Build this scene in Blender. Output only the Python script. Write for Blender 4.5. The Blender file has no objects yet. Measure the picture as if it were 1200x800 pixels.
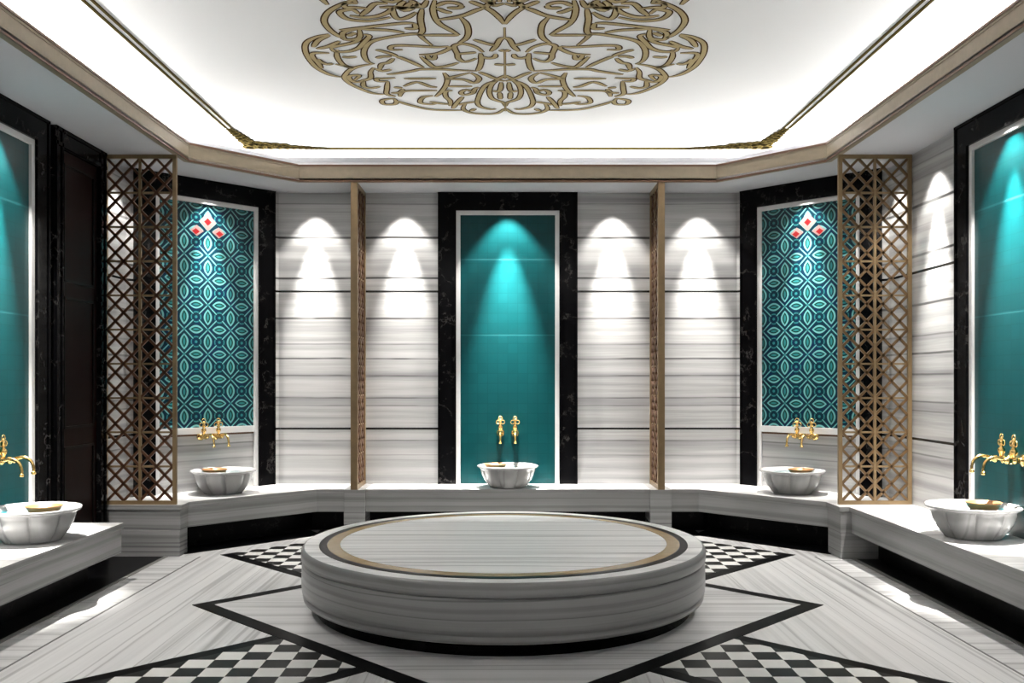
import bpy, math
from mathutils import Vector, Matrix
S = bpy.context.scene
COL = S.collection
PI = math.pi

# ---------------------------------------------------------------- camera, world, exposure
EYE = 1.6; FPX = 1060.0; HX = 595.0; HY = 446.0
cd = bpy.data.cameras.new('camera'); cam = bpy.data.objects.new('camera', cd); COL.objects.link(cam)
cam.location = (0, 0, EYE); cam.rotation_euler = (PI/2, 0, 0)
cd.sensor_width = 36.0; cd.lens = 36.0*FPX/1200
cd.shift_x = (600-HX)/1200; cd.shift_y = (HY-400)/1200
cd.clip_start = 0.05
S.camera = cam
S.view_settings.view_transform = 'Standard'
S.view_settings.look = 'None'
S.view_settings.gamma = 1.0
S.view_settings.exposure = 0.95
S.view_settings.use_curve_mapping = False
w = bpy.data.worlds.new('world'); S.world = w; w.use_nodes = True
w.node_tree.nodes['Background'].inputs[0].default_value = (0.5, 0.55, 0.6, 1)
w.node_tree.nodes['Background'].inputs[1].default_value = 0.02

# room numbers
WX = 3.7; WB = 9.95; CX_ = 2.52; CY_ = WB-(WX-CX_)      # side wall, back wall, corner of back and diagonal, of diagonal and side
WF = -1.6; SOF = 3.665; LIP = 3.83; CEIL = 4.0; BT = 0.47
LX = 3.0; LY = 8.50; LBX = 2.16; LB = 9.37; LFY = -0.9  # cornice outline

def area(name, loc, rot, sx, sy, power, col=(1, .97, .93)):
    l = bpy.data.lights.new(name, 'AREA'); l.shape = 'RECTANGLE'; l.size = sx; l.size_y = sy
    l.energy = power; l.color = col; l.spread = math.radians(30)
    o = bpy.data.objects.new(name, l); COL.objects.link(o); o.location = loc; o.rotation_euler = rot
    return o
def spot(name, loc, target, power, ang, blend=.3, col=(1, .96, .9), rad=.02):
    l = bpy.data.lights.new(name, 'SPOT'); l.energy = power; l.spot_size = math.radians(ang); l.spot_blend = blend
    l.color = col; l.shadow_soft_size = rad
    o = bpy.data.objects.new(name, l); COL.objects.link(o); o.location = loc
    d = Vector(target)-Vector(loc); o.rotation_euler = d.to_track_quat('-Z', 'Y').to_euler()
    return o
# hidden strips in the ceiling cove, behind the cornice
COVE = 10.0
zc = 3.90; TL = math.radians(103)      # asymmetric cove fittings by the wall, throwing light across the ceiling
area('cove_strip_left', (-WX+.06, (CY_+WF)/2, zc), (0, -TL, 0), .05, CY_-WF-.1, COVE*10)
area('cove_strip_right', (WX-.06, (CY_+WF)/2, zc), (0, TL, 0), .05, CY_-WF-.1, COVE*10)
area('cove_strip_back', (0, WB-.06, zc), (-TL, 0, 0), 2*CX_-.1, .05, COVE*3.0)
area('cove_strip_front', (0, WF+.06, zc), (TL, 0, 0), 2*LX, .05, COVE*6)
for s in (-1, 1):
    o = area('cove_strip_diagonal', (s*((CX_+WX)/2-.05), (WB+CY_)/2-.05, zc), (0, 0, 0), 1.5, .05, COVE*1.1)
    o.rotation_euler = (Matrix.Rotation(-s*PI/4, 4, 'Z') @ Matrix.Rotation(-TL, 4, 'X')).to_euler()
# recessed downlights grazing the walls
def wash(x, y, nx, ny, k=1.0, dist=.20, narrow=True, lean=.02):
    lx, ly = x+nx*dist, y+ny*dist
    spot('downlight', (lx, ly, SOF-.03), (lx-nx*lean, ly-ny*lean, 0), 50*k, 80, .5)
    if narrow:
        spot('downlight_core', (lx, ly, SOF-.03), (x+nx*.06, y+ny*.06, 1.6), 620*k, 34, 1.0)
for x in (-2.11, -1.13, 1.15, 2.09): wash(x, WB, 0, -1)
wash(0, WB-.03, 0, -1, 4.2)
q = math.sqrt(.5)
for s in (-1, 1):
    wash(s*(CX_+WX)/2, (WB+CY_)/2, -s*q, -q, 1.1)
    wash(s*WX, 8.52, -s, 0, .8, narrow=False)
    wash(s*WX, 6.50+s*.08, -s, 0, 3.6)
    wash(s*WX, 4.4, -s, 0, 1.0)
wash(WX, 7.78, -1, 0, 1.0)

# ---------------------------------------------------------------- node helpers
class E:
    """tiny expression wrapper around Math nodes"""
    def __init__(s, nt, sock): s.nt = nt; s.k = sock
    def _b(s, op, o=None, rev=False, third=None):
        n = s.nt.nodes.new('ShaderNodeMath'); n.operation = op
        a, b = (s, o) if not rev else (o, s)
        for i, v in enumerate((a, b, third)):
            if v is None: continue
            if isinstance(v, E): s.nt.links.new(v.k, n.inputs[i])
            else: n.inputs[i].default_value = v
        return E(s.nt, n.outputs[0])
    def __add__(s, o): return s._b('ADD', o)
    def __radd__(s, o): return s._b('ADD', o, True)
    def __sub__(s, o): return s._b('SUBTRACT', o)
    def __rsub__(s, o): return s._b('SUBTRACT', o, True)
    def __mul__(s, o): return s._b('MULTIPLY', o)
    def __rmul__(s, o): return s._b('MULTIPLY', o, True)
    def abs(s): return s._b('ABSOLUTE')
    def cos(s): return s._b('COSINE')
    def sin(s): return s._b('SINE')
    def lt(s, v): return s._b('LESS_THAN', v)
    def gt(s, v): return s._b('GREATER_THAN', v)
    def max(s, v): return s._b('MAXIMUM', v)
    def min(s, v): return s._b('MINIMUM', v)
    def floor(s): return s._b('FLOOR')
    def mod(s, v): return s._b('FLOORED_MODULO', v)
    def soft(s, a, b):
        n = s.nt.nodes.new('ShaderNodeMapRange'); n.interpolation_type = 'SMOOTHSTEP'
        s.nt.links.new(s.k, n.inputs[0]); n.inputs[1].default_value = a; n.inputs[2].default_value = b
        return E(s.nt, n.outputs[0])
def newmat(name, rough=.4, metal=0.0, col=None, spec=.5):
    m = bpy.data.materials.new(name); m.use_nodes = True
    b = m.node_tree.nodes['Principled BSDF']
    b.inputs['Roughness'].default_value = rough; b.inputs['Metallic'].default_value = metal
    b.inputs['Specular IOR Level'].default_value = spec
    if col: b.inputs['Base Color'].default_value = (*col, 1)
    return m, m.node_tree, b
def coords(nt, kind='world'):
    if kind == 'world':
        g = nt.nodes.new('ShaderNodeNewGeometry'); src = g.outputs['Position']
    else:
        g = nt.nodes.new('ShaderNodeTexCoord'); src = g.outputs['Object']
    sp = nt.nodes.new('ShaderNodeSeparateXYZ'); nt.links.new(src, sp.inputs[0])
    return src, E(nt, sp.outputs[0]), E(nt, sp.outputs[1]), E(nt, sp.outputs[2])
def combine(nt, x, y, z):
    c = nt.nodes.new('ShaderNodeCombineXYZ')
    for i, v in enumerate((x, y, z)):
        if isinstance(v, E): nt.links.new(v.k, c.inputs[i])
        else: c.inputs[i].default_value = v
    return c.outputs[0]
def noise(nt, vec, scale, detail=3, rough=.55):
    n = nt.nodes.new('ShaderNodeTexNoise'); n.inputs['Scale'].default_value = scale
    n.inputs['Detail'].default_value = detail; n.inputs['Roughness'].default_value = rough
    nt.links.new(vec, n.inputs['Vector']); return E(nt, n.outputs[0])
def ramp(nt, fac, stops, interp='LINEAR'):
    r = nt.nodes.new('ShaderNodeValToRGB'); nt.links.new(fac.k, r.inputs[0]); r.color_ramp.interpolation = interp
    el = r.color_ramp.elements
    el[0].position = stops[0][0]; el[1].position = stops[-1][0]
    for p, c in stops[1:-1]: el.new(p)
    for e, (p, c) in zip(el, sorted(stops)): e.color = (*c, 1) if len(c) == 3 else c
    return r.outputs[0]
def mixc(nt, fac, a, b, mode='MIX'):
    m = nt.nodes.new('ShaderNodeMix'); m.data_type = 'RGBA'; m.blend_type = mode
    if isinstance(fac, E): nt.links.new(fac.k, m.inputs[0])
    else: m.inputs[0].default_value = fac
    for i, v in ((6, a), (7, b)):
        if isinstance(v, tuple): m.inputs[i].default_value = (*v, 1)
        else: nt.links.new(v, m.inputs[i])
    return m.outputs[2]
G = lambda v: (v, v, v)

def marble(name, axis, freq=1.0, tone=.72, contrast=1.0, rough=.22, wob=.02, seed=0.0):
    """striped white-grey marble: bands along one world axis"""
    m, nt, b = newmat(name, rough)
    src, x, y, z = coords(nt)
    a = {'x': x, 'y': y, 'z': z}[axis]
    o1, o2 = {'x': (y, z), 'y': (x, z), 'z': (x, y)}[axis]
    nw = noise(nt, src, 1.3, 3)
    t = a + (nw-.5)*wob*2
    v1 = combine(nt, t*9*freq+seed, o1*.10, o2*.10)
    n1 = noise(nt, v1, 1.0, 5, .6)
    v2 = combine(nt, t*4.2*freq+seed+7, o1*.05, o2*.05)
    n2 = noise(nt, v2, 1.0, 2, .5)
    c = contrast
    base = ramp(nt, n1, [(.25, G(tone*(1-.45*c))), (.42, G(tone*(1-.2*c))), (.5, G(tone)), (.62, G(tone*1.1)), (.8, G(tone*(1-.15*c)))])
    line = (n2-.5).abs().soft(.004, .022)
    line2 = (n1-.40).abs().soft(.0, .012)
    c1 = mixc(nt, (1.0-line)*.72*c, base, (.10, .10, .105))
    c2 = mixc(nt, (1.0-line2)*.35*c, c1, (.22, .22, .22))
    nt.links.new(c2, b.inputs['Base Color'])
    return m
def wall_marble():
    m, nt, b = newmat('wall_marble', .2)
    src, x, y, z = coords(nt)
    nw = noise(nt, src, .9, 3)
    hgt = z + (nw-.5)*.03
    n1 = noise(nt, combine(nt, hgt*14, x*.3, y*.3), 1.0, 6, .62)
    base = ramp(nt, n1, [(.25, G(.28)), (.42, G(.39)), (.52, G(.47)), (.65, G(.54)), (.8, G(.43))])
    # broad grey bands and dark lines at the heights the slabs show
    def Y(py): return 1.6+(446-py)/106.5
    c = base
    for py, hw, k in ((314, 6, .35), (233, 8, .3), (405, 4, .3), (440, 5, .42), (470, 7, .38), (520, 6, .38), (545, 5, .25), (559, 3, .3), (293, 4, .2), (385, 4, .2)):
        f = (hgt-Y(py)).abs().soft(hw*.2/106.5, hw*1.3/106.5)
        c = mixc(nt, (1.0-f)*k, c, (.2, .2, .21))
    fade = noise(nt, combine(nt, x*1.7, y*1.7, z*.6), 1.0, 2).soft(.38, .55)
    for py, hw, k in ((278.5, 1.0, .95), (326, .9, .9), (373, .9, .8), (420, .8, .75), (440, .7, .55), (403, .6, .4), (466, .6, .55), (475, .6, .45), (516, .6, .5), (239, .5, .4), (533, .5, .3)):
        f = (hgt-Y(py)).abs().soft(hw*.7/106.5, hw*1.9/106.5)
        c = mixc(nt, (1.0-f)*(fade*.45+.55)*k, c, (.03, .03, .03))
    for py in (341.5, 502):       # joints of the stone courses
        f = (z-Y(py)).abs().lt(1.2/106.5)
        c = mixc(nt, f, c, (.012, .012, .012))
    nt.links.new(c, b.inputs['Base Color'])
    return m
def black_marble(name, rough=.15, vein=.5):
    m, nt, b = newmat(name, rough, spec=.05)
    src, x, y, z = coords(nt)
    n = noise(nt, src, 3.2, 6, .62)
    n2 = noise(nt, src, 9.0, 4, .6)
    l = 1.0-(n-.5).abs().soft(.0, .025)
    f = l*n2.soft(.45, .62)*vein
    nt.links.new(mixc(nt, f, (.003, .003, .0035), (.05, .047, .045)), b.inputs['Base Color'])
    return m
def teal_tile():
    m, nt, b = newmat('teal_glass_tile', .3, spec=.2)
    src, x, y, z = coords(nt, 'object')
    br = nt.nodes.new('ShaderNodeTexBrick'); br.offset = 0.0
    nt.links.new(combine(nt, x, z, 0), br.inputs['Vector'])
    br.inputs['Color1'].default_value = (.001, .036, .040, 1); br.inputs['Color2'].default_value = (.0015, .041, .046, 1)
    br.inputs['Mortar'].default_value = (.001, .031, .034, 1)
    br.inputs['Scale'].default_value = 1.0; br.inputs['Mortar Size'].default_value = .0035
    br.inputs['Brick Width'].default_value = .11; br.inputs['Row Height'].default_value = .11
    f = ((z-2.46).abs().lt(.008)).max((z-1.63).abs().lt(.006))
    nt.links.new(mixc(nt, f*.5, br.outputs[0], (.02, .10, .11)), b.inputs['Base Color'])
    return m
def mosaic():
    m, nt, b = newmat('floral_mosaic', .3, spec=.2)
    src, x, y, z = coords(nt, 'object')
    P = .255
    fu = ((x+P/2).mod(P)-P/2).abs(); fv = (z.mod(P)-P/2).abs()
    pu = P/2-fu; pv = P/2-fv
    g1 = fu*(1/.036)+pv*pv*(1/.074**2)
    g2 = fv*(1/.034)+pu*pu*(1/.070**2)
    r3 = pu*pu+pv*pv; r0 = fu*fu+fv*fv
    leaf = ((g1-1).abs().lt(.27)).max((g2-1).abs().lt(.27))
    diag = ((fu-fv).abs().lt(.0085))*(r3.gt(.044**2))*(r0.gt(.015**2))
    cusp = ((r3-.052**2).abs().lt(.00065))*((fu-fv).abs().gt(.02))
    eye = (r3.lt(.015**2)).max(r0.lt(.012**2)).max((g1.min(g2)).lt(.32))
    lines = leaf.max(diag)
    bg = mixc(nt, (g1.min(g2)).lt(1.0), (.001, .016, .028), (.001, .032, .024))
    nz = noise(nt, src, 6, 2).soft(.5, .65)
    bg = mixc(nt, nz*.6, bg, (.001, .012, .045))
    c = mixc(nt, eye.max(cusp), bg, (.02, .14, .15))
    c = mixc(nt, lines, c, (.10, .28, .28))
    # red-white tulip cluster at the crown of the panel
    tz = z-2.72; ax = x.abs()
    dia = (ax*1.0+(tz-.05).abs()).lt(.095)
    diai = (ax*1.0+(tz-.05).abs()).lt(.04)
    wing = ((ax-.12).abs()+(tz+.05).abs()*1.3).lt(.075)
    wingr = ((ax-.13).abs()+(tz+.06).abs()*1.3).lt(.042)
    c = mixc(nt, dia.max(wing), c, (.26, .17, .16))
    c = mixc(nt, diai.max(wingr), c, (.22, .01, .012))
    nt.links.new(c, b.inputs['Base Color'])
    return m
def checker():
    m, nt, b = newmat('checker_marble', .35, spec=.2)
    src, x, y, z = coords(nt)
    T = .148
    f = ((x+.05)*(1/T)).floor()+((y)*(1/T)).floor()
    f = f.mod(2.0).gt(.5)
    nt.links.new(mixc(nt, f, (.62, .62, .60), (.012, .012, .012)), b.inputs['Base Color'])
    return m
def metal_gold(name, col, rough=.35, metal=.6, spec=.5):
    m, nt, b = newmat(name, rough, metal, None, spec)
    src, x, y, z = coords(nt)
    n = noise(nt, src, 14, 3)
    nt.links.new(mixc(nt, n, tuple(c*.8 for c in col), tuple(min(1, c*1.15) for c in col)), b.inputs['Base Color'])
    return m
M = {}
M['wall'] = wall_marble()
M['mx'] = marble('marble_stripes_along_depth', 'x', 1.6, .56, .6, .3, .012)
M['my'] = marble('marble_stripes_across', 'y', 1.0, .56, .6, .3, .012, 3)
M['top'] = marble('bench_top_marble_lit', 'y', .7, .74, .35, .2, .03, 5)  # bench stone again, paler in colour where downlights strike the seats
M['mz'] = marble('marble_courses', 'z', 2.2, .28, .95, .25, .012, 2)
M['plat_top'] = marble('platform_top_marble_lit', 'y', 1.1, .88, .5, .45, .03, 11)  # top face lightened in colour, in place of light from above
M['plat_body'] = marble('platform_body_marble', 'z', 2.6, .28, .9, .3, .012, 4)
M['rim'] = marble('platform_rim_marble_lit', 'y', .5, .84, .35, .45, .05, 1)  # rim face shares the painted brightness of the platform top
M['black'] = black_marble('black_marble', .14, .8)
M['blackfloor'] = black_marble('black_floor_marble', .3, .2)
M['teal'] = teal_tile()
M['mosaic'] = mosaic()
M['check'] = checker()
M['white'] = newmat('white_trim', .3, 0, (.6, .6, .6))[0]
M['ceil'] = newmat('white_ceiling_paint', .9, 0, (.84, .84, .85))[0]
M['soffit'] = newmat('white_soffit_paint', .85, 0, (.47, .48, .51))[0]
M['tan'] = metal_gold('tan_gold_cornice', (.205, .165, .11), .55, .05)
M['bronze'] = newmat('dark_bronze', .5, .2, (.09, .040, .018))[0]
M['lattice'] = metal_gold('antique_gold_lattice', (.22, .15, .075), .42, .25)
M['lattice_shaded'] = metal_gold('gold_lattice_shaded', (.085, .034, .014), .45, .2)  # same beige-gold lattice, its reddish shading put into the bar colour
M['lattice_half_shaded'] = metal_gold('gold_lattice_half_shaded', (.14, .082, .036), .42, .25)  # half-shaded copy of the lattice gold, for the better lit right screen
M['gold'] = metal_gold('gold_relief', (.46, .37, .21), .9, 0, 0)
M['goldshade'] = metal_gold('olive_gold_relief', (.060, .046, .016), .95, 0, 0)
M['relief_shadow'] = newmat('painted_relief_shadow', .95, 0, (.012, .008, .003), 0)[0]  # shadow beside the raised bands, painted as a dark edge
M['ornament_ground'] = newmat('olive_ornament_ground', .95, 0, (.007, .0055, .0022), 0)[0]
M['brass'] = metal_gold('polished_brass', (.85, .58, .22), .18, 1.0)
M['copper'] = metal_gold('copper_bowl', (.34, .17, .07), .4, .3)
M['basin'] = marble('basin_marble', 'x', .5, .27, .5, .22, .12, 2)
M['basinrim'] = newmat('basin_rim_marble', .2, 0, (.42, .42, .42))[0]
M['water'] = newmat('water', .02, 0, (.01, .10, .12))[0]  # teal is the niche wall's reflection, put into the water colour
M['plinth'] = black_marble('black_plinth', .2, .3)
M['goldstone'] = metal_gold('ochre_stone_inlay', (.40, .29, .15), .25, 0)
M['wood'] = newmat('black_lacquer', .35, 0, (.004, .003, .003), .1)[0]
M['door_reflection'] = newmat('black_door_red_reflection', .35, 0, (.006, .001, .0008), .08)[0]  # black door; the red tint paints a brownish-red reflection

# ---------------------------------------------------------------- mesh helpers
class MB:
    def __init__(s): s.v = []; s.f = []; s.mi = []; s.sm = []
    def add(s, vs, fs, mi=0, smooth=False):
        o = len(s.v); s.v += [tuple(p) for p in vs]
        for f in fs: s.f.append([i+o for i in f]); s.mi.append(mi); s.sm.append(smooth)
    def box(s, x0, x1, y0, y1, z0, z1, mi=0):
        s.prism([(x0, y0), (x1, y0), (x1, y1), (x0, y1)], z0, z1, mi)
    def prism(s, poly, z0, z1, mi=0, topmi=None):
        a = sum(poly[i][0]*poly[(i+1) % len(poly)][1]-poly[(i+1) % len(poly)][0]*poly[i][1] for i in range(len(poly)))
        if a < 0: poly = poly[::-1]
        n = len(poly); vs = [(*p, z0) for p in poly]+[(*p, z1) for p in poly]
        s.add(vs, [[i, (i+1) % n, n+(i+1) % n, n+i] for i in range(n)]+[list(range(n))[::-1]], mi)
        s.add(vs[n:], [list(range(n))], mi if topmi is None else topmi)
    def bar(s, p, q_, wdir, w_, d_, mi=0):
        p = Vector(p); q_ = Vector(q_); ax = (q_-p).normalized(); n = Vector(wdir).normalized()
        t = ax.cross(n).normalized()
        vs = []
        for c in (p, q_):
            for a, b_ in ((-1, -1), (1, -1), (1, 1), (-1, 1)): vs.append(c+t*a*w_/2+n*b_*d_/2)
        s.add(vs, [[0, 3, 2, 1], [4, 5, 6, 7], [0, 1, 5, 4], [1, 2, 6, 5], [2, 3, 7, 6], [3, 0, 4, 7]], mi)
    def lathe(s, prof, n=64, c=(0, 0, 0), mi=0, fr=None, smooth=True, mis=None):
        vs = []
        for k, (r, z) in enumerate(prof):
            for i in range(n):
                a = 2*PI*i/n
                rr = r*(fr(a, k/(len(prof)-1)) if fr else 1)
                vs.append((c[0]+rr*math.cos(a), c[1]+rr*math.sin(a), c[2]+z))
        o = len(s.v); s.v += vs
        for k in range(len(prof)-1):
            for i in range(n):
                j = (i+1) % n
                s.f.append([o+k*n+i, o+k*n+j, o+(k+1)*n+j, o+(k+1)*n+i]); s.mi.append(mis[k] if mis else mi); s.sm.append(smooth)
        s.f.append([o+i for i in range(n)][::-1]); s.mi.append(mi); s.sm.append(False)
        s.f.append([o+(len(prof)-1)*n+i for i in range(n)]); s.mi.append(mis[-1] if mis else mi); s.sm.append(False)
    def tube(s, pts, r, n=10, mi=0):
        pts = [Vector(p) for p in pts]; m_ = len(pts)
        rs = r if isinstance(r, (list, tuple)) else [r]*m_
        ref = Vector((0.123, .1, 1)) if abs((pts[-1]-pts[0]).normalized().z) < .9 else Vector((1, .05, 0))
        vs = []
        for i, p in enumerate(pts):
            t = (pts[min(i+1, m_-1)]-pts[max(i-1, 0)]).normalized()
            a = t.cross(ref).normalized(); b_ = t.cross(a).normalized()
            for k in range(n):
                an = 2*PI*k/n; vs.append(p+(a*math.cos(an)+b_*math.sin(an))*rs[i])
        fs = [[i*n+k, i*n+(k+1) % n, (i+1)*n+(k+1) % n, (i+1)*n+k] for i in range(m_-1) for k in range(n)]
        fs += [list(range(n))[::-1], [(m_-1)*n+k for k in range(n)]]
        s.add(vs, fs, mi, True)
    def sphere(s, c, r, n=12, sq=(1, 1, 1), mi=0):
        vs = []; fs = []
        for i in range(1, n):
            th = PI*i/n
            for k in range(n*2):
                ph = PI*k/n
                vs.append((c[0]+r*sq[0]*math.sin(th)*math.cos(ph), c[1]+r*sq[1]*math.sin(th)*math.sin(ph), c[2]+r*sq[2]*math.cos(th)))
        t = len(vs); vs.append((c[0], c[1], c[2]+r*sq[2])); vs.append((c[0], c[1], c[2]-r*sq[2]))
        for i in range(n-2):
            for k in range(2*n):
                a = i*2*n+k; b_ = i*2*n+(k+1) % (2*n); fs.append([a, a+2*n, b_+2*n, b_])
        for k in range(2*n):
            fs.append([t, k, (k+1) % (2*n)]); fs.append([t+1, (n-2)*2*n+(k+1) % (2*n), (n-2)*2*n+k])
        s.add(vs, fs, mi, True)
    def build(s, name, mats, parent=None, bevel=0):
        me = bpy.data.meshes.new(name); me.from_pydata(s.v, [], s.f)
        for m_ in (mats if isinstance(mats, list) else [mats]): me.materials.append(m_)
        for p, i, sm in zip(me.polygons, s.mi, s.sm): p.material_index = i; p.use_smooth = sm
        me.validate(); me.update()
        o = bpy.data.objects.new(name, me); COL.objects.link(o)
        if parent: o.parent = parent
        if bevel:
            b_ = o.modifiers.new('bevel', 'BEVEL'); b_.width = bevel; b_.segments = 2; b_.limit_method = 'ANGLE'
        return o
def struct(o): o['kind'] = 'structure'; return o
def tag(o, label, cat, group=None):
    o['label'] = label; o['category'] = cat
    if group: o['group'] = group
    return o
def thing(name, label, cat, loc=(0, 0, 0), rz=0, group=None):
    o = bpy.data.objects.new(name, None); COL.objects.link(o); o.location = loc; o.rotation_euler = (0, 0, rz)
    o.empty_display_size = .1
    return tag(o, label, cat, group)
def dup(root, loc, rz, label, group=None):
    r = root.copy(); COL.objects.link(r); r.location = loc; r.rotation_euler = (0, 0, rz); r['label'] = label
    if group: r['group'] = group
    for ch in list(root.children):
        c = ch.copy(); COL.objects.link(c); c.parent = r
        for g in list(ch.children):
            d = g.copy(); COL.objects.link(d); d.parent = c
    return r
def smoothpts(pts, per=5):
    out = []; n = len(pts)
    for i in range(n-1):
        p0 = pts[max(i-1, 0)]; p1 = pts[i]; p2 = pts[i+1]; p3 = pts[min(i+2, n-1)]
        for k in range(per):
            t = k/per
            out.append(tuple(.5*((2*b)+(-a+c)*t+(2*a-5*b+4*c-d)*t*t+(-a+3*b-3*c+d)*t**3) for a, b, c, d in zip(p0, p1, p2, p3)))
    out.append(pts[-1]); return out
def ribbon(mb, pts, w_, z0, z1, mi=0, emi=1, cap=True, taper=True):
    """flat relief band on the ceiling with bevelled flanks, coloured dark as painted relief shadow; pts in (x,y)"""
    n = len(pts)
    if n < 2: return
    rows = []
    for i, p in enumerate(pts):
        a = pts[max(i-1, 0)]; b_ = pts[min(i+1, n-1)]
        t = Vector((b_[0]-a[0], b_[1]-a[1]))
        if t.length < 1e-6: t = Vector((1, 0))
        t.normalize(); nn = Vector((-t.y, t.x))
        k = 1.0
        if taper:
            e = min(i, n-1-i)/max(1, n-1); k = .55+.45*min(1, e*5)
        c = Vector(p)
        for off, z in ((-.5, z1), (-.31, z0), (.31, z0), (.5, z1)): rows.append((*(c+nn*off*w_*k), z))
    for j, m_ in ((0, emi), (1, mi), (2, emi)):  # outer strips carry the painted shadow, middle strip the gold
        mb.add([], [], 0)
        o = len(mb.v)
        mb.add(rows, [[i*4+j, i*4+j+1, (i+1)*4+j+1, (i+1)*4+j] for i in range(n-1)], m_)
    mb.add([rows[0], rows[1], rows[2], rows[3], rows[-4], rows[-3], rows[-2], rows[-1]], [[0, 1, 2, 3], [4, 5, 6, 7]], emi)

# ---------------------------------------------------------------- room shell
T = .12
b = MB(); b.box(-WX-T, WX+T, WF-T, WB+T, -.1, 0)
# layered inlays of the floor, a millimetre each
Z1, Z2, Z3, Z4 = .0015, .003, .0045, .006
ZC = 6.45; HD = 2.22       # centre and half diagonal of the inlaid diamond
for s in (-1, 1):
    b.prism([(s*2.80, WF), (s*3.08, WF), (s*3.08, 8.23), (s*2.80, 8.23)], 0, Z1, 1)     # cross-striped margin
    b.prism([(s*2.792, WF), (s*2.806, WF), (s*2.806, 8.23), (s*2.792, 8.23)], 0, Z1+.0004, 4)
    b.prism([(s*3.09, WF), (s*3.13, WF), (s*3.13, 8.23), (s*3.09, 8.23)], 0, Z2, 5)
    b.prism([(s*3.13, WF), (s*3.69, WF), (s*3.69, 8.23), (s*3.13, 8.23)], 0, Z2, 2)        # black margin along the benches
    # black margin along diagonal and back benches
    b.prism([(s*2.98, 8.34), (s*1.93, 9.39), (s*2.2, 9.8), (s*3.2, 8.8)], 0, Z3+.001, 2)
b.prism([(-2.0, 9.33), (2.0, 9.33), (2.0, 9.8), (-2.0, 9.8)], 0, Z3+.001, 2)
def arm(sx, sy, L):
    """checker arm leaving the diamond side at right angles"""
    d = Vector((sx*q, sy*q)); t = Vector((sx*q, -sy*q))
    c0 = Vector((0, ZC))+d*(HD*q)
    W2 = .40 if sy < 0 else .46; e = .09
    def P(a, l): v = c0+t*a+d*l; return (v.x, v.y)
    b.prism([P(-W2-e, 0), P(W2+e, 0), P(W2+e, L), P(-W2-e, L)], 0, Z1+.0008, 2)
    b.prism([P(-W2+e*.1, 0), P(W2-e*.1, 0), P(W2-e*.1, L), P(-W2+e*.1, L)], 0, Z2, 3)
for sx in (-1, 1):
    arm(sx, -1, 2.45); arm(sx, 1, 1.62)
def diam(h, z, mi): b.prism([(-h, ZC), (0, ZC-h), (h, ZC), (0, ZC+h)], 0, z, mi)
diam(HD+.03, Z3, 2); diam(HD-.13, Z4, 1)
floor = struct(b.build('floor', [M['mx'], M['my'], M['blackfloor'], M['check'], newmat('grey_joint', .4, 0, (.12, .12, .12))[0], newmat('grey_edge_stone', .3, 0, (.2, .2, .19))[0]]))

b = MB(); b.box(-WX-T, -WX, WF, CY_, 0, CEIL); struct(b.build('wall_left', M['wall']))
b = MB(); b.box(WX, WX+T, WF, CY_, 0, CEIL); struct(b.build('wall_right', M['wall']))
b = MB(); b.box(-CX_, CX_, WB, WB+T, 0, CEIL); struct(b.build('wall_back', M['wall']))
b = MB(); b.box(-WX-T, WX+T, WF-T, WF, 0, CEIL); struct(b.build('wall_front', M['wall']))
for s, nm in ((-1, 'wall_back_left'), (1, 'wall_back_right')):
    b = MB(); b.prism([(s*CX_, WB), (s*WX, CY_), (s*(WX+T), CY_), (s*(WX+T), CY_+.05), (s*(CX_), WB+T)], 0, CEIL)
    struct(b.build(nm, M['wall']))
b = MB(); b.box(-WX-T, WX+T, WF-T, WB+T, CEIL, CEIL+.1); struct(b.build('ceiling', M['ceil']))
# soffit ring
wall_o = [(-WX, WF), (-WX, CY_), (-CX_, WB), (CX_, WB), (WX, CY_), (WX, WF)]
lip_o = [(-LX, LFY), (-LX, LY), (-LBX, LB), (LBX, LB), (LX, LY), (LX, LFY)]
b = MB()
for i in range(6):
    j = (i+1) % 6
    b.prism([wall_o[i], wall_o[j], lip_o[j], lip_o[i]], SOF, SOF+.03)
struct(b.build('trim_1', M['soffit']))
# cornice band: upright fascia with dark beads top and bottom
def offs(poly, d):
    out = []; n = len(poly)
    for i in range(n):
        p0 = Vector(poly[i-1]); p1 = Vector(poly[i]); p2 = Vector(poly[(i+1) % n])
        a = (p1-p0).normalized(); c = (p2-p1).normalized()
        na = Vector((a.y, -a.x)); nc = Vector((c.y, -c.x)); bis = (na+nc).normalized()
        out.append(tuple(p1+bis*d/max(.2, bis.dot(na))))
    return out
b = MB()
for (din, dout, z0, z1, mi) in ((0, -.05, SOF-.004, LIP, 0), (.010, 0, SOF-.008, SOF+.010, 1), (.012, -.05, LIP-.012, LIP+.006, 1), (.004, 0, LIP-.030, LIP-.012, 0)):
    A = offs(lip_o, din); B = offs(lip_o, dout) if dout else lip_o
    for i in range(6):
        j = (i+1) % 6
        b.prism([A[i], A[j], B[j], B[i]], z0, z1, mi)
struct(b.build('trim_2', [M['tan'], M['bronze']]))

# white lining of the cove above the soffit
b = MB(); wi = offs(wall_o, .012)
for i in range(6):
    j = (i+1) % 6
    b.prism([wall_o[i], wall_o[j], wi[j], wi[i]], SOF+.03, CEIL)
struct(b.build('trim_3', M['ceil']))

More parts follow.
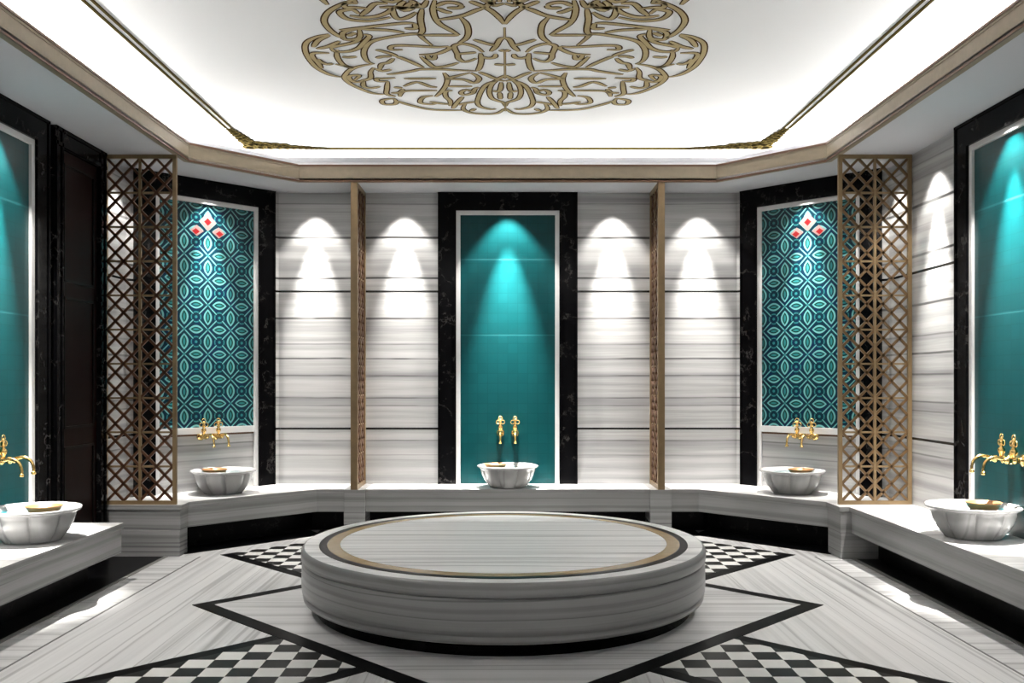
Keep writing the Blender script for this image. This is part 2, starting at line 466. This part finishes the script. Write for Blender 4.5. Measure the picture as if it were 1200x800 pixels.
# ---------------------------------------------------------------- wall niches
def niche(label, loc, rz, kind='teal', group=None):
    t = thing('wall_niche', label, 'niche', (loc[0], loc[1], BT), rz, group)
    H = SOF-BT-.002; W = .765; fw = .20; D = -.05
    b = MB()
    b.box(-W, -W+fw, D, 0, 0, H-fw); b.box(W-fw, W, D, 0, 0, H-fw); b.box(-W, W, D, 0, H-fw, H)
    # raised edges of the frame
    for s in (-1, 1):
        for xx in (W-.012, W-fw+.012):
            b.box(s*xx-.010, s*xx+.010, D-.010, D, 0, H-fw if xx < W-.1 else H)
    b.box(-W, W, D-.010, D, H-.022, H); b.box(-W+fw-.01, W-fw+.01, D-.010, D, H-fw, H-fw+.022)
    b.build('frame', M['black'], t)
    b = MB(); iw = W-fw; tw = .045
    b.box(-iw, -iw+tw, D+.012, 0, 0, H-fw-tw); b.box(iw-tw, iw, D+.012, 0, 0, H-fw-tw); b.box(-iw, iw, D+.012, 0, H-fw-tw, H-fw)
    b.build('inner_trim', M['white'], t)
    pw = iw-tw
    if kind == 'teal':
        b = MB(); b.box(-pw, pw, -.015, 0, 0, H-fw-tw); b.build('tile_panel', M['teal'], t)
    else:
        z0 = 1.12-BT
        b = MB(); b.box(-pw, pw, -.015, 0, z0, H-fw-tw); b.build('mosaic_panel', M['mosaic'], t)
        b = MB(); b.box(-pw, pw, -.035, 0, z0-.065, z0); b.box(-pw, pw, -.018, 0, z0-.085, z0-.065, 1)
        b.build('ledge', [M['white'], M['bronze']], t)
        b = MB(); b.box(-pw, pw, -.012, 0, 0, z0-.085); b.build('marble_dado', M['wall'], t)
    return t
DCX = (CX_+WX)/2; DCY = (WB+CY_)/2
niche('black marble framed niche of plain teal tile in the middle of the back wall', (0, WB), 0)
niche('black framed teal tile niche on the right wall, cut by the right photo edge', (WX, 6.62), -PI/2)
niche('black framed teal tile niche on the left wall beside the dark door', (-WX, 6.44), PI/2)
niche('black framed niche with floral blue mosaic on the diagonal wall at left', (-DCX, DCY), PI/4, 'mosaic')
niche('black framed niche with floral blue mosaic on the diagonal wall at right', (DCX, DCY), -PI/4, 'mosaic')

# door in the left wall
dr = struct(bpy.data.objects.new('door_1', None)); COL.objects.link(dr); dr.location = (-WX, 7.73, 0)
b = MB()
y0, y1 = -.45, .47; H = SOF-.004
b.box(0, .06, y0, y0+.13, 0, H-.16); b.box(0, .06, y1-.13, y1, 0, H-.16); b.box(0, .06, y0, y1, H-.16, H)
for yy in (y0+.02, y0+.11, y1-.11, y1-.02): b.box(.06, .07, yy-.012, yy+.012, 0, H)
b.box(.06, .07, y0, y1, H-.03, H); b.box(.06, .07, y0, y1, H-.15, H-.12)
b.build('door_frame', M['black'], dr)
b = MB(); b.box(0, .03, y0+.13, y1-.13, 0, H-.16)
b.build('door_leaf', M['door_reflection'], dr)
b = MB()
for za, zb in ((.15, 1.05), (1.2, 2.3), (2.42, H-.26)):
    for u0, u1, v0, v1 in ((y0+.19, y1-.19, za, za+.02), (y0+.19, y1-.19, zb-.02, zb), (y0+.19, y0+.21, za, zb), (y1-.21, y1-.19, za, zb)):
        b.box(.03, .042, u0, u1, v0, v1)
b.build('panel_moulding', M['wood'], dr)

# ---------------------------------------------------------------- benches
def inset(p):   # a hair clear of the walls
    return [(max(-WX+.003, min(WX-.003, x)), max(WF+.003, min(y, WB-.003, WX+CY_-.006-abs(x) if abs(x) > CX_-.01 else 99))) for x, y in p]
def bench(label, poly, recess_poly, loc=(0, 0, 0)):
    t = thing('marble_bench', label, 'bench', loc)
    poly = [inset(p_) for p_ in poly]; recess_poly = inset(recess_poly)
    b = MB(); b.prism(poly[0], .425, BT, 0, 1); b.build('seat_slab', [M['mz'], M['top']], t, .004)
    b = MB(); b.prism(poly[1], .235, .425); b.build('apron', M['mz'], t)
    b = MB(); b.prism(recess_poly, 0, .235); b.build('kick_board', M['blackfloor'], t)
    return t
bench('striped marble bench along the left wall, ending before the dark door',
      [[(-WX, WF), (-3.06, WF), (-3.06, 7.21), (-WX, 7.21)], [(-WX, WF), (-3.075, WF), (-3.075, 7.20), (-WX, 7.20)]],
      [(-WX, WF), (-3.32, WF), (-3.32, 7.15), (-WX, 7.15)])
bench('striped marble bench along the right wall, below the teal niche',
      [[(WX, WF), (3.06, WF), (3.06, 8.10), (WX, 8.10)], [(WX, WF), (3.075, WF), (3.075, 8.10), (WX, 8.10)]],
      [(WX, WF), (3.32, WF), (3.32, 8.10), (WX, 8.10)])
bench('straight marble bench across the back wall under the central teal niche',
      [[(-1.48, 9.42), (1.48, 9.42), (1.48, WB), (-1.48, WB)], [(-1.48, 9.435), (1.48, 9.435), (1.48, WB), (-1.48, WB)]],
      [(-1.48, 9.72), (1.48, 9.72), (1.48, WB), (-1.48, WB)])
for s, side in ((-1, 'left'), (1, 'right')):
    yf = 8.23 if s < 0 else 8.10
    def pol(d): return [(s*WX, yf+d), (s*(2.97+d), yf+d), (s*(2.97+d), 8.44+d*.5), (s*(1.99), 9.42+d), (s*1.70, 9.42+d), (s*1.70, WB), (s*CX_, WB), (s*WX, CY_)]
    t = bench('marble corner bench wrapping the diagonal wall under the %s mosaic niche' % side, [pol(0), pol(.015)],
              [(s*WX, 8.46), (s*3.27, 8.46), (s*3.22, 8.58), (s*2.10, 9.70), (s*1.70, 9.70), (s*1.70, WB), (s*CX_, WB), (s*WX, CY_)])
    b = MB(); b.box(*( (-WX, -2.99) if s < 0 else (2.99, WX)), yf+.012, 8.44, 0, .235); b.build('pier', M['mz'], t)
    b = MB(); b.box(*sorted((s*1.70, s*1.48)), 9.38, WB, 0, BT-.001)
    tag(b.build('bench_pier', M['mz'], None, .004), 'small marble pier at the back bench, under the %s golden fin screen' % side, 'pier')

# ---------------------------------------------------------------- lattice screens
def lattice(label, loc, rz, width, ncx, z0, z1, name='lattice_screen', d=.03, fr=.035, mats=None, bw=.022):
    t = thing(name, label, 'screen', (loc[0], loc[1], z0), rz)
    H = z1-z0-.001; b = MB(); h = width/2
    b.box(-h, -h+fr, -d/2, d/2, 0, H); b.box(h-fr, h, -d/2, d/2, 0, H)
    b.box(-h+fr, h-fr, -d/2, d/2, 0, fr); b.box(-h+fr, h-fr, -d/2, d/2, H-fr, H)
    b.build('frame', mats[0], t)
    iw = width-2*fr; cw = iw/ncx; ih = H-2*fr; nz = round(ih/.32); ch = ih/nz
    b = MB(); N = (0, 1, 0)
    for i in range(1, ncx): b.bar((-h+fr+i*cw, 0, fr), (-h+fr+i*cw, 0, H-fr), N, bw, d*.8)
    for k in range(1, nz): b.bar((-h+fr, 0, fr+k*ch), (h-fr, 0, fr+k*ch), N, bw*.8, d*.6)
    b.build('divider_bars', mats[0], t)
    b = MB()
    for i in range(ncx):
        for k in range(nz):
            xa = -h+fr+i*cw; za = fr+k*ch; xb = xa+cw; zb = za+ch; xm = (xa+xb)/2; zm = (za+zb)/2
            for p, r in (((xa, za), (xb, zb)), ((xa, zb), (xb, za)), ((xa, zm), (xm, zb)), ((xm, zb), (xb, zm)), ((xb, zm), (xm, za)), ((xm, za), (xa, zm))):
                b.bar((p[0], 0, p[1]), (r[0], 0, r[1]), N, bw, d*.7)
    b.build('lattice', mats[1], t)
    return t
lattice('gold lattice screen standing on the left corner bench, next to the dark door', (-3.36, 8.27), 0, .67, 2, BT, SOF, mats=[M['lattice'], M['lattice_shaded']])
lattice('gold lattice screen standing on the right corner bench, before the right mosaic', (3.355, 8.27), 0, .67, 2, BT, SOF, mats=[M['lattice'], M['lattice_half_shaded']])
for s, side in ((-1, 'left'), (1, 'right')):
    lattice('narrow golden fin screen set edge-on at the back wall, %s of the central niche' % side, (s*1.595, 9.665), PI/2, .56, 2, BT, SOF,
            name='fin_screen', d=.07, fr=.045, mats=[M['lattice'], M['lattice_shaded']], bw=.02)

# ---------------------------------------------------------------- round platform
PX, PY, PR, PH = -.03, 6.56, 1.43, .45
t = thing('round_platform', 'low round striped marble platform with gold ring inlay in the middle of the floor', 'platform', (PX, PY, 0))
b = MB(); b.lathe([(PR-.10, .007), (PR-.10, .06), (PR-.07, .07), (PR-.07, .09)], 128); b.build('plinth', M['plinth'], t)
b = MB(); b.lathe([(PR-.06, .09), (PR-.03, .092), (PR-.012, .105), (PR-.008, .125), (PR-.020, .135), (PR-.020, .142), (PR-.004, .155), (PR, .20), (PR-.002, .33), (PR-.012, .350), (PR-.012, .358)], 128)
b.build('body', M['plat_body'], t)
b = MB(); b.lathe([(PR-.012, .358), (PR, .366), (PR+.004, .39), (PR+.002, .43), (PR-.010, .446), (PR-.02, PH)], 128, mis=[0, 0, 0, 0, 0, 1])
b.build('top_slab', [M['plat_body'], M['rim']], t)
def annulus(r0, r1, z0, z1, n=128):
    b = MB()
    vs = [];
    for (r, z) in ((r0, z0), (r1, z0), (r1, z1), (r0, z1)):
        for i in range(n): a = 2*PI*i/n; vs.append((r*math.cos(a), r*math.sin(a), z))
    fs = []
    for k in range(4):
        for i in range(n):
            j = (i+1) % n; k2 = (k+1) % 4
            fs.append([k*n+i, k*n+j, k2*n+j, k2*n+i])
    b.add(vs, fs); return b
annulus(1.255, 1.31, PH, PH+.002).build('black_ring', M['blackfloor'], t)
annulus(1.165, 1.255, PH, PH+.002).build('gold_ring', M['goldstone'], t)
b = MB(); b.lathe([(1.165, PH), (1.165, PH+.0025)], 128, smooth=False); b.build('centre_disc', M['plat_top'], t)

# ---------------------------------------------------------------- wash basins, bowls, taps
def make_basin(label, loc, rz):
    t = thing('wash_basin', label, 'basin', loc, rz, 'marble wash basins on the benches')
    def lob(a, k): return 1.0
    outer = [(.17, 0), (.19, .004), (.20, .018), (.215, .035), (.25, .08), (.275, .13), (.288, .175), (.290, .198), (.305, .208), (.322, .218), (.325, .228), (.315, .235)]
    inner = [(.295, .233), (.272, .215), (.262, .19), (.25, .14), (.21, .08), (.12, .05), (.02, .045)]
    prof = outer+inner
    n = len(prof)
    def fr(a, k):
        kk = k*(n-1)
        c = abs(math.cos(4*a))**.5      # pinched creases between eight lobes
        amp = .13*min(1, kk/2) if kk <= 7 else (.05 if kk <= 12 else .03)
        return 1-amp*(1-c)
    b = MB(); b.lathe(prof, 192, fr=fr, mis=[0]*8+[1]*(n-8))
    b.build('bowl', [M['basin'], M['basinrim']], t)
    b = MB(); b.lathe([(.245, .0), (.262, .003)], 64, c=(0, 0, .195), smooth=False, fr=lambda a, k: 1-.03*(1-abs(math.cos(4*a))**.5)); b.build('water', M['water'], t)
    return t
def make_cup(label, loc):
    b = MB()
    b.lathe([(.03, 0), (.055, .006), (.085, .025), (.1, .05), (.108, .056), (.104, .060), (.095, .054), (.078, .03), (.045, .014), (.035, .018), (.02, .026), (.004, .027)], 48)
    o = b.build('copper_bowl', M['copper']); o.location = loc
    o.scale = (1.15, 1.15, 1.3)
    return tag(o, label, 'bowl', 'copper bathing bowls floating in the basins')
def make_tap(label, loc, rz, sgn=1):
    t = thing('wall_tap', label, 'tap', loc, rz, 'brass wall taps above the basins')
    b = MB()           # body pieces run out from the wall along -y
    def ylathe(prof):
        m = MB(); m.lathe(prof, 20)
        return [(x, -z, y) for x, y, z in m.v], m.f
    v, f = ylathe([(.036, 0), (.036, .008), (.022, .014), (.014, .03), (.020, .04), (.024, .052), (.018, .064), (.012, .075), (.018, .085), (.024, .098), (.018, .110), (.012, .120), (.016, .128), (.004, .136)])
    b.add(v, f, 0, True); b.build('body', M['brass'], t)
    b = MB()
    pts = smoothpts([(0, -.10, .0), (0, -.14, .012), (0, -.185, .018), (0, -.225, -.005), (0, -.24, -.045), (0, -.24, -.075)], 5)
    b.tube(pts, [.012-.004*i/(len(pts)-1) for i in range(len(pts))]); b.lathe([(.008, 0), (.014, .004), (.014, .014), (.008, .02)], 16, c=(0, -.24, -.085))
    b.build('spout', M['brass'], t)
    b = MB()
    b.lathe([(.010, .01), (.012, .03), (.020, .045), (.022, .058), (.012, .072), (.007, .082), (.013, .092), (.015, .102), (.008, .115), (.003, .135)], 20, c=(0, -.06, 0))
    for k, (cx, cz) in enumerate(((-.022, .10), (.022, .10), (0, .135))):
        ring = [(cx+.017*math.cos(a*PI/8), -.06, cz+.017*math.sin(a*PI/8)) for a in range(17)]
        b.tube(ring, .0035, 6)
    b.build('handle', M['brass'], t)
    t.scale = (1.2, 1.2, 1.2)
    return t
def frame_pt(c, rz, u, n, z):     # local wall frame: u along the wall, n into the room
    return (c[0]+u*math.cos(rz)+n*math.sin(rz), c[1]+u*math.sin(rz)-n*math.cos(rz), z)
spots = [((0, WB), 0, 'under the central teal niche on the back wall', .33, (-.13, .04), .0),
         ((-DCX, DCY), PI/4, 'under the left diagonal mosaic niche', .34, (-.11, .04), .0),
         ((DCX, DCY), -PI/4, 'under the right diagonal mosaic niche', .34, (.11, .04), .0),
         ((-WX, 6.40), PI/2, 'on the left wall bench', .34, (-.02, .09), .0),
         ((WX, 6.54), -PI/2, 'on the right wall bench', .34, (-.02, -.09), .0)]
first = None; ft = None
for c, rz, where, n, (cu, cn), _ in spots:
    p = frame_pt(c, rz, 0, n, BT+.0005)
    lab = 'lobed white marble wash basin ' + where
    if first is None: first = make_basin(lab, p, rz)
    else: dup(first, p, rz, lab)
    cp = frame_pt(c, rz, cu, n+cn, BT+.176)
    if 'first_cup' not in globals(): first_cup = make_cup('shallow copper bowl in the basin ' + where.replace('under', 'below'), cp)
    else:
        o = first_cup.copy(); COL.objects.link(o); o.location = cp; o['label'] = 'shallow copper bowl in the basin ' + where.replace('under', 'below')
    for s, sd in ((-1, 'left'), (1, 'right')):
        if abs(c[0]) > 3.5 and ((c[0] < 0 and s < 0) or (c[0] > 0 and s > 0)):
            pass
        tz = 1.03
        p = frame_pt(c, rz, s*.08, .015, tz)
        lab = '%s one of two brass wall taps above the basin %s' % (sd, where)
        lab = ' '.join(lab.split()[:16])
        if ft is None: ft = make_tap(lab, p, rz)
        else: dup(ft, p, rz, lab)

# ---------------------------------------------------------------- ceiling relief
CH = CEIL-EYE
def cp(px, py):
    Y = CH*FPX/(HY-py); return ((px-HX)/FPX*Y, Y)
AX = 591.5
R = [  # right half, centre lines of the scrolls
 [(592,28),(598,20),(606,13),(613,8),(607,3),(602,0)], [(613,8),(625,12),(640,18),(655,21),(671,23)], [(613,8),(622,5),(632,1)],
 [(673,0),(675,10),(673,20),(667,28),(655,35),(645,41)], [(645,41),(660,41),(690,41)],
 [(643,20),(636,28),(634,38),(637,45),(645,50)], [(641,6),(650,3),(662,3),(671,7)], [(641,6),(645,9),(659,9)], [(653,15),(662,13),(671,9)],
 [(592,44),(597,46),(602,54),(608,60)], [(602,53),(612,51),(628,46)],
 [(617,61),(625,55),(640,51),(650,53),(650,57),(647,63),(646,68),(640,72),(632,71),(625,68)], [(625,61),(635,62),(647,63)],
 [(602,63),(604,67),(612,68),(618,66)], [(620,62),(619,70),(621,78),(624,83)], [(624,83),(650,82),(665,81),(690,81),(700,83),(720,86),(730,87)],
 [(592,88),(601,92),(612,88),(622,84)], [(592,76),(604,75)], [(592,60),(597,58)],
 [(646,73),(655,76),(665,78),(675,78),(683,72),(690,66)], [(692,64),(672,63),(657,57),(657,54)], [(657,54),(670,55),(690,54),(712,53),(724,54),(724,58),(711,58)],
 [(673,64),(675,69),(680,68),(683,64)], [(687,79),(700,73),(712,68),(718,66)], [(718,66),(724,63),(734,60),(743,58)], [(724,66),(735,66),(742,68)], [(722,68),(728,73),(736,75),(738,81)],
 [(677,53),(687,45),(692,40),(704,40),(725,43),(740,46),(750,50),(756,58),(756,66),(752,72),(745,75)],
 [(688,10),(690,22),(688,36),(693,41)], [(682,0),(688,8),(697,3),(702,0)], [(695,14),(705,20),(715,22),(721,17),(722,8)],
 [(697,27),(711,27),(740,30),(765,33),(785,35)], [(697,27),(696,33),(709,33)], [(709,38),(730,35),(760,34)],
 [(692,3),(698,8),(708,12),(714,6),(708,1)], [(700,2),(705,6),(712,10),(719,6)],
 [(722,8),(728,14),(742,19),(757,20),(773,18)], [(728,4),(743,4),(752,12),(760,18)], [(762,16),(770,11),(784,13),(782,18),(775,22),(762,24),(745,24),(725,20)],
 [(770,0),(785,6),(798,14),(803,24),(797,34),(786,42),(780,44)],
 [(762,33),(762,44),(778,46),(781,38),(765,34)], [(766,38),(776,42)], [(760,45),(770,50),(790,54),(795,56)], [(795,56),(790,60),(775,60),(763,56),(757,50),(750,42),(757,40)],
 [(797,40),(812,43),(824,50),(825,60),(820,70),(812,79),(800,86),(790,89),(783,90)], [(797,41),(810,47),(816,55)], [(785,48),(798,54),(812,57)], [(797,62),(815,62),(817,66),(810,74),(806,80)],
 [(793,74),(800,75),(808,72),(810,69)], [(765,66),(775,67),(782,66)], [(788,58),(788,66),(783,74),(776,78),(770,79),(790,75)],
 [(748,75),(760,77),(772,81),(779,88),(779,92),(774,97),(765,102),(750,108),(740,110),(733,110)], [(745,79),(749,84),(749,91),(757,94),(765,96),(772,94),(774,89),(762,88),(768,94)],
 [(738,101),(748,103),(757,101),(757,94)], [(725,81),(735,83),(743,80)], [(720,91),(735,92),(742,92),(740,95),(728,95)], [(729,95),(730,104),(730,110),(720,113)], [(712,103),(722,102)], [(711,104),(715,108),(725,109)],
 [(720,115),(730,116),(736,118),(733,122),(722,122),(719,119),(722,115)], [(718,118),(710,121),(695,125),(680,128),(660,129),(641,129)], [(672,121),(680,122),(691,120),(688,114),(676,112)],
 [(632,85),(624,89),(622,93),(628,97),(640,93),(658,92),(645,88),(632,85)], [(663,85),(659,92),(661,100),(666,107),(673,113)], [(630,101),(660,101)], [(672,92),(710,92)], [(671,102),(680,101),(695,96),(710,101)], [(671,106),(690,106),(711,107),(715,113)],
 [(628,108),(637,105),(643,108),(640,111),(630,109),(627,104),(622,102)], [(641,113),(648,120),(653,127)], [(653,106),(661,107),(661,113),(656,118),(656,124)], [(656,122),(668,121),(680,119)], [(626,119),(640,121),(646,123)],
 [(602,94),(612,98),(618,104),(622,112),(624,120),(620,125),(608,128),(603,127)], [(592,95),(597,94),(602,94),(608,100),(610,108),(607,115),(600,118),(594,120),(592,124)], [(596,96),(597,104),(600,107),(606,106)], [(598,108),(597,116)],
 [(592,127),(600,132),(610,133.5),(625,133),(635,131),(641,127),(638,121)], [(627,127),(632,130)],
]
CMX = (AX-HX)/FPX*6.5; CMY = 6.5
b = MB(); ZT = CEIL-.001; ZB = CEIL-.0025
cmt = thing('ceiling_medallion', 'large round gold arabesque scrollwork medallion on the white ceiling', 'medallion', (CMX, CMY, CEIL))
for cv in R:
    pl = [cp(*p) for p in cv]
    w_ = .054
    for s in (1, -1):
        loc = []
        for (x, y) in pl:
            xa = (AX-HX)/FPX*y
            loc.append((s*(x-xa), y-CMY))
        pts = smoothpts(loc, 4)
        ribbon(b, pts, w_, ZB-CEIL, ZT-CEIL)
        if min(y for _, y in pl) >= 7.15 or (min(y for _, y in pl) > 5.9 and max(y for _, y in pl) < 6.3 and False):
            ribbon(b, [(x, -y) for x, y in pts], w_, ZB-CEIL, ZT-CEIL)
# central bars on the axis
for a_, c_ in ((32, 44), (60, 92), (94, 127)):
    ribbon(b, [(0, cp(AX, a_)[1]-CMY), (0, cp(AX, c_)[1]-CMY)] if a_ != 94 else [(0, cp(AX, 120)[1]-CMY), (0, cp(AX, 130)[1]-CMY)], .035, ZB-CEIL, ZT-CEIL)
b.build('scrollwork', [M['gold'], newmat('scroll_relief_shadow', .95, 0, (.045, .022, .009), 0)[0]], cmt)  # second colour paints the shadow outlining the scrolls

# straight gold mouldings on the ceiling
MXL = 2.65; MYB = 9.36
for s, side in ((-1, 'left'), (1, 'right')):
    b = MB()
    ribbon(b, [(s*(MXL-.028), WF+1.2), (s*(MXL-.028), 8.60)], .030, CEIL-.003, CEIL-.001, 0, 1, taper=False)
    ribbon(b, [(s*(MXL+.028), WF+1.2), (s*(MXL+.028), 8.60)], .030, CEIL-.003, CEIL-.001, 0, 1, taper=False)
    tag(b.build('ceiling_moulding', [M['goldshade'], M['relief_shadow']]), 'double gold moulding running back along the %s side of the white ceiling' % side, 'moulding')
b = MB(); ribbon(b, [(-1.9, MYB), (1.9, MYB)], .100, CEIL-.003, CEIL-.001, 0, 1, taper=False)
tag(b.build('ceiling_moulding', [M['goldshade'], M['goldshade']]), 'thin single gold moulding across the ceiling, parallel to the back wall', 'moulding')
for s, side in ((-1, 'left'), (1, 'right')):
    b = MB()
    X0 = MXL+.04
    def rg(cx, cy, r, a0=0, a1=2*PI, ww=.03):
        n = 16; ribbon(b, [(s*-1*-(X0-cx)+r*math.cos(a0+(a1-a0)*i/n), MYB-cy+r*math.sin(a0+(a1-a0)*i/n)) for i in range(n+1)], ww, CEIL-.006, CEIL-.001, taper=False)
    N_ = 60; top = []; bot = []
    for k in range(N_+1):
        x_ = .95*k/N_; h_ = .30*(1-k/N_)**1.25*(1+.13*abs(math.sin(x_*26)))+.012
        top.append((s*(X0-x_), MYB-h_)); bot.append((s*(X0-x_), MYB+.01))
    vs = [(*p_, CEIL-.0012) for p_ in top+bot]
    b.add(vs, [[k, k+1, N_+2+k, N_+1+k] for k in range(N_)], 2)
    top = []; bot = []
    for k in range(31):
        y_ = .28+.46*k/30; h_ = .13*(1-k/30)**.5*(1+.15*abs(math.sin(y_*30)))+.02
        top.append((s*(X0-h_), MYB-y_)); bot.append((s*X0, MYB-y_))
    b.add([(*p_, CEIL-.0012) for p_ in top+bot], [[k, k+1, 32+k, 31+k] for k in range(30)], 2)
    # scrolls shrinking away from the corner in both directions
    xx = .05
    for k in range(13):
        r = .085*(1-k/16)
        rg(xx, r*.75, r*.75, ww=.044)
        if k < 8: rg(xx+.04, r*.75+.115*(1-k/9), r*.62*(1-k/20), ww=.042)
        if k < 5: rg(xx+.01, .06+.19*(1-k/9), r*.5, ww=.04)
        if k < 3: rg(xx+.02, .30-.06*k, .045, ww=.03)
        xx += r*1.15
    yy = .30
    for k in range(6):
        r = .06*(1-k/9); rg(.035, yy, r*.7); rg(.105-.01*k, yy+.03, r*.6); yy += r*1.7
    ribbon(b, [(s*X0, MYB), (s*(X0-.95), MYB)], .035, CEIL-.003, CEIL-.001)
    ribbon(b, [(s*X0, MYB), (s*(X0-.02), 8.60)], .035, CEIL-.003, CEIL-.001)
    tag(b.build('corner_ornament', [M['goldshade'], M['relief_shadow'], M['ornament_ground']]), 'gold scrollwork ornament in the back %s corner of the ceiling' % side, 'ornament')
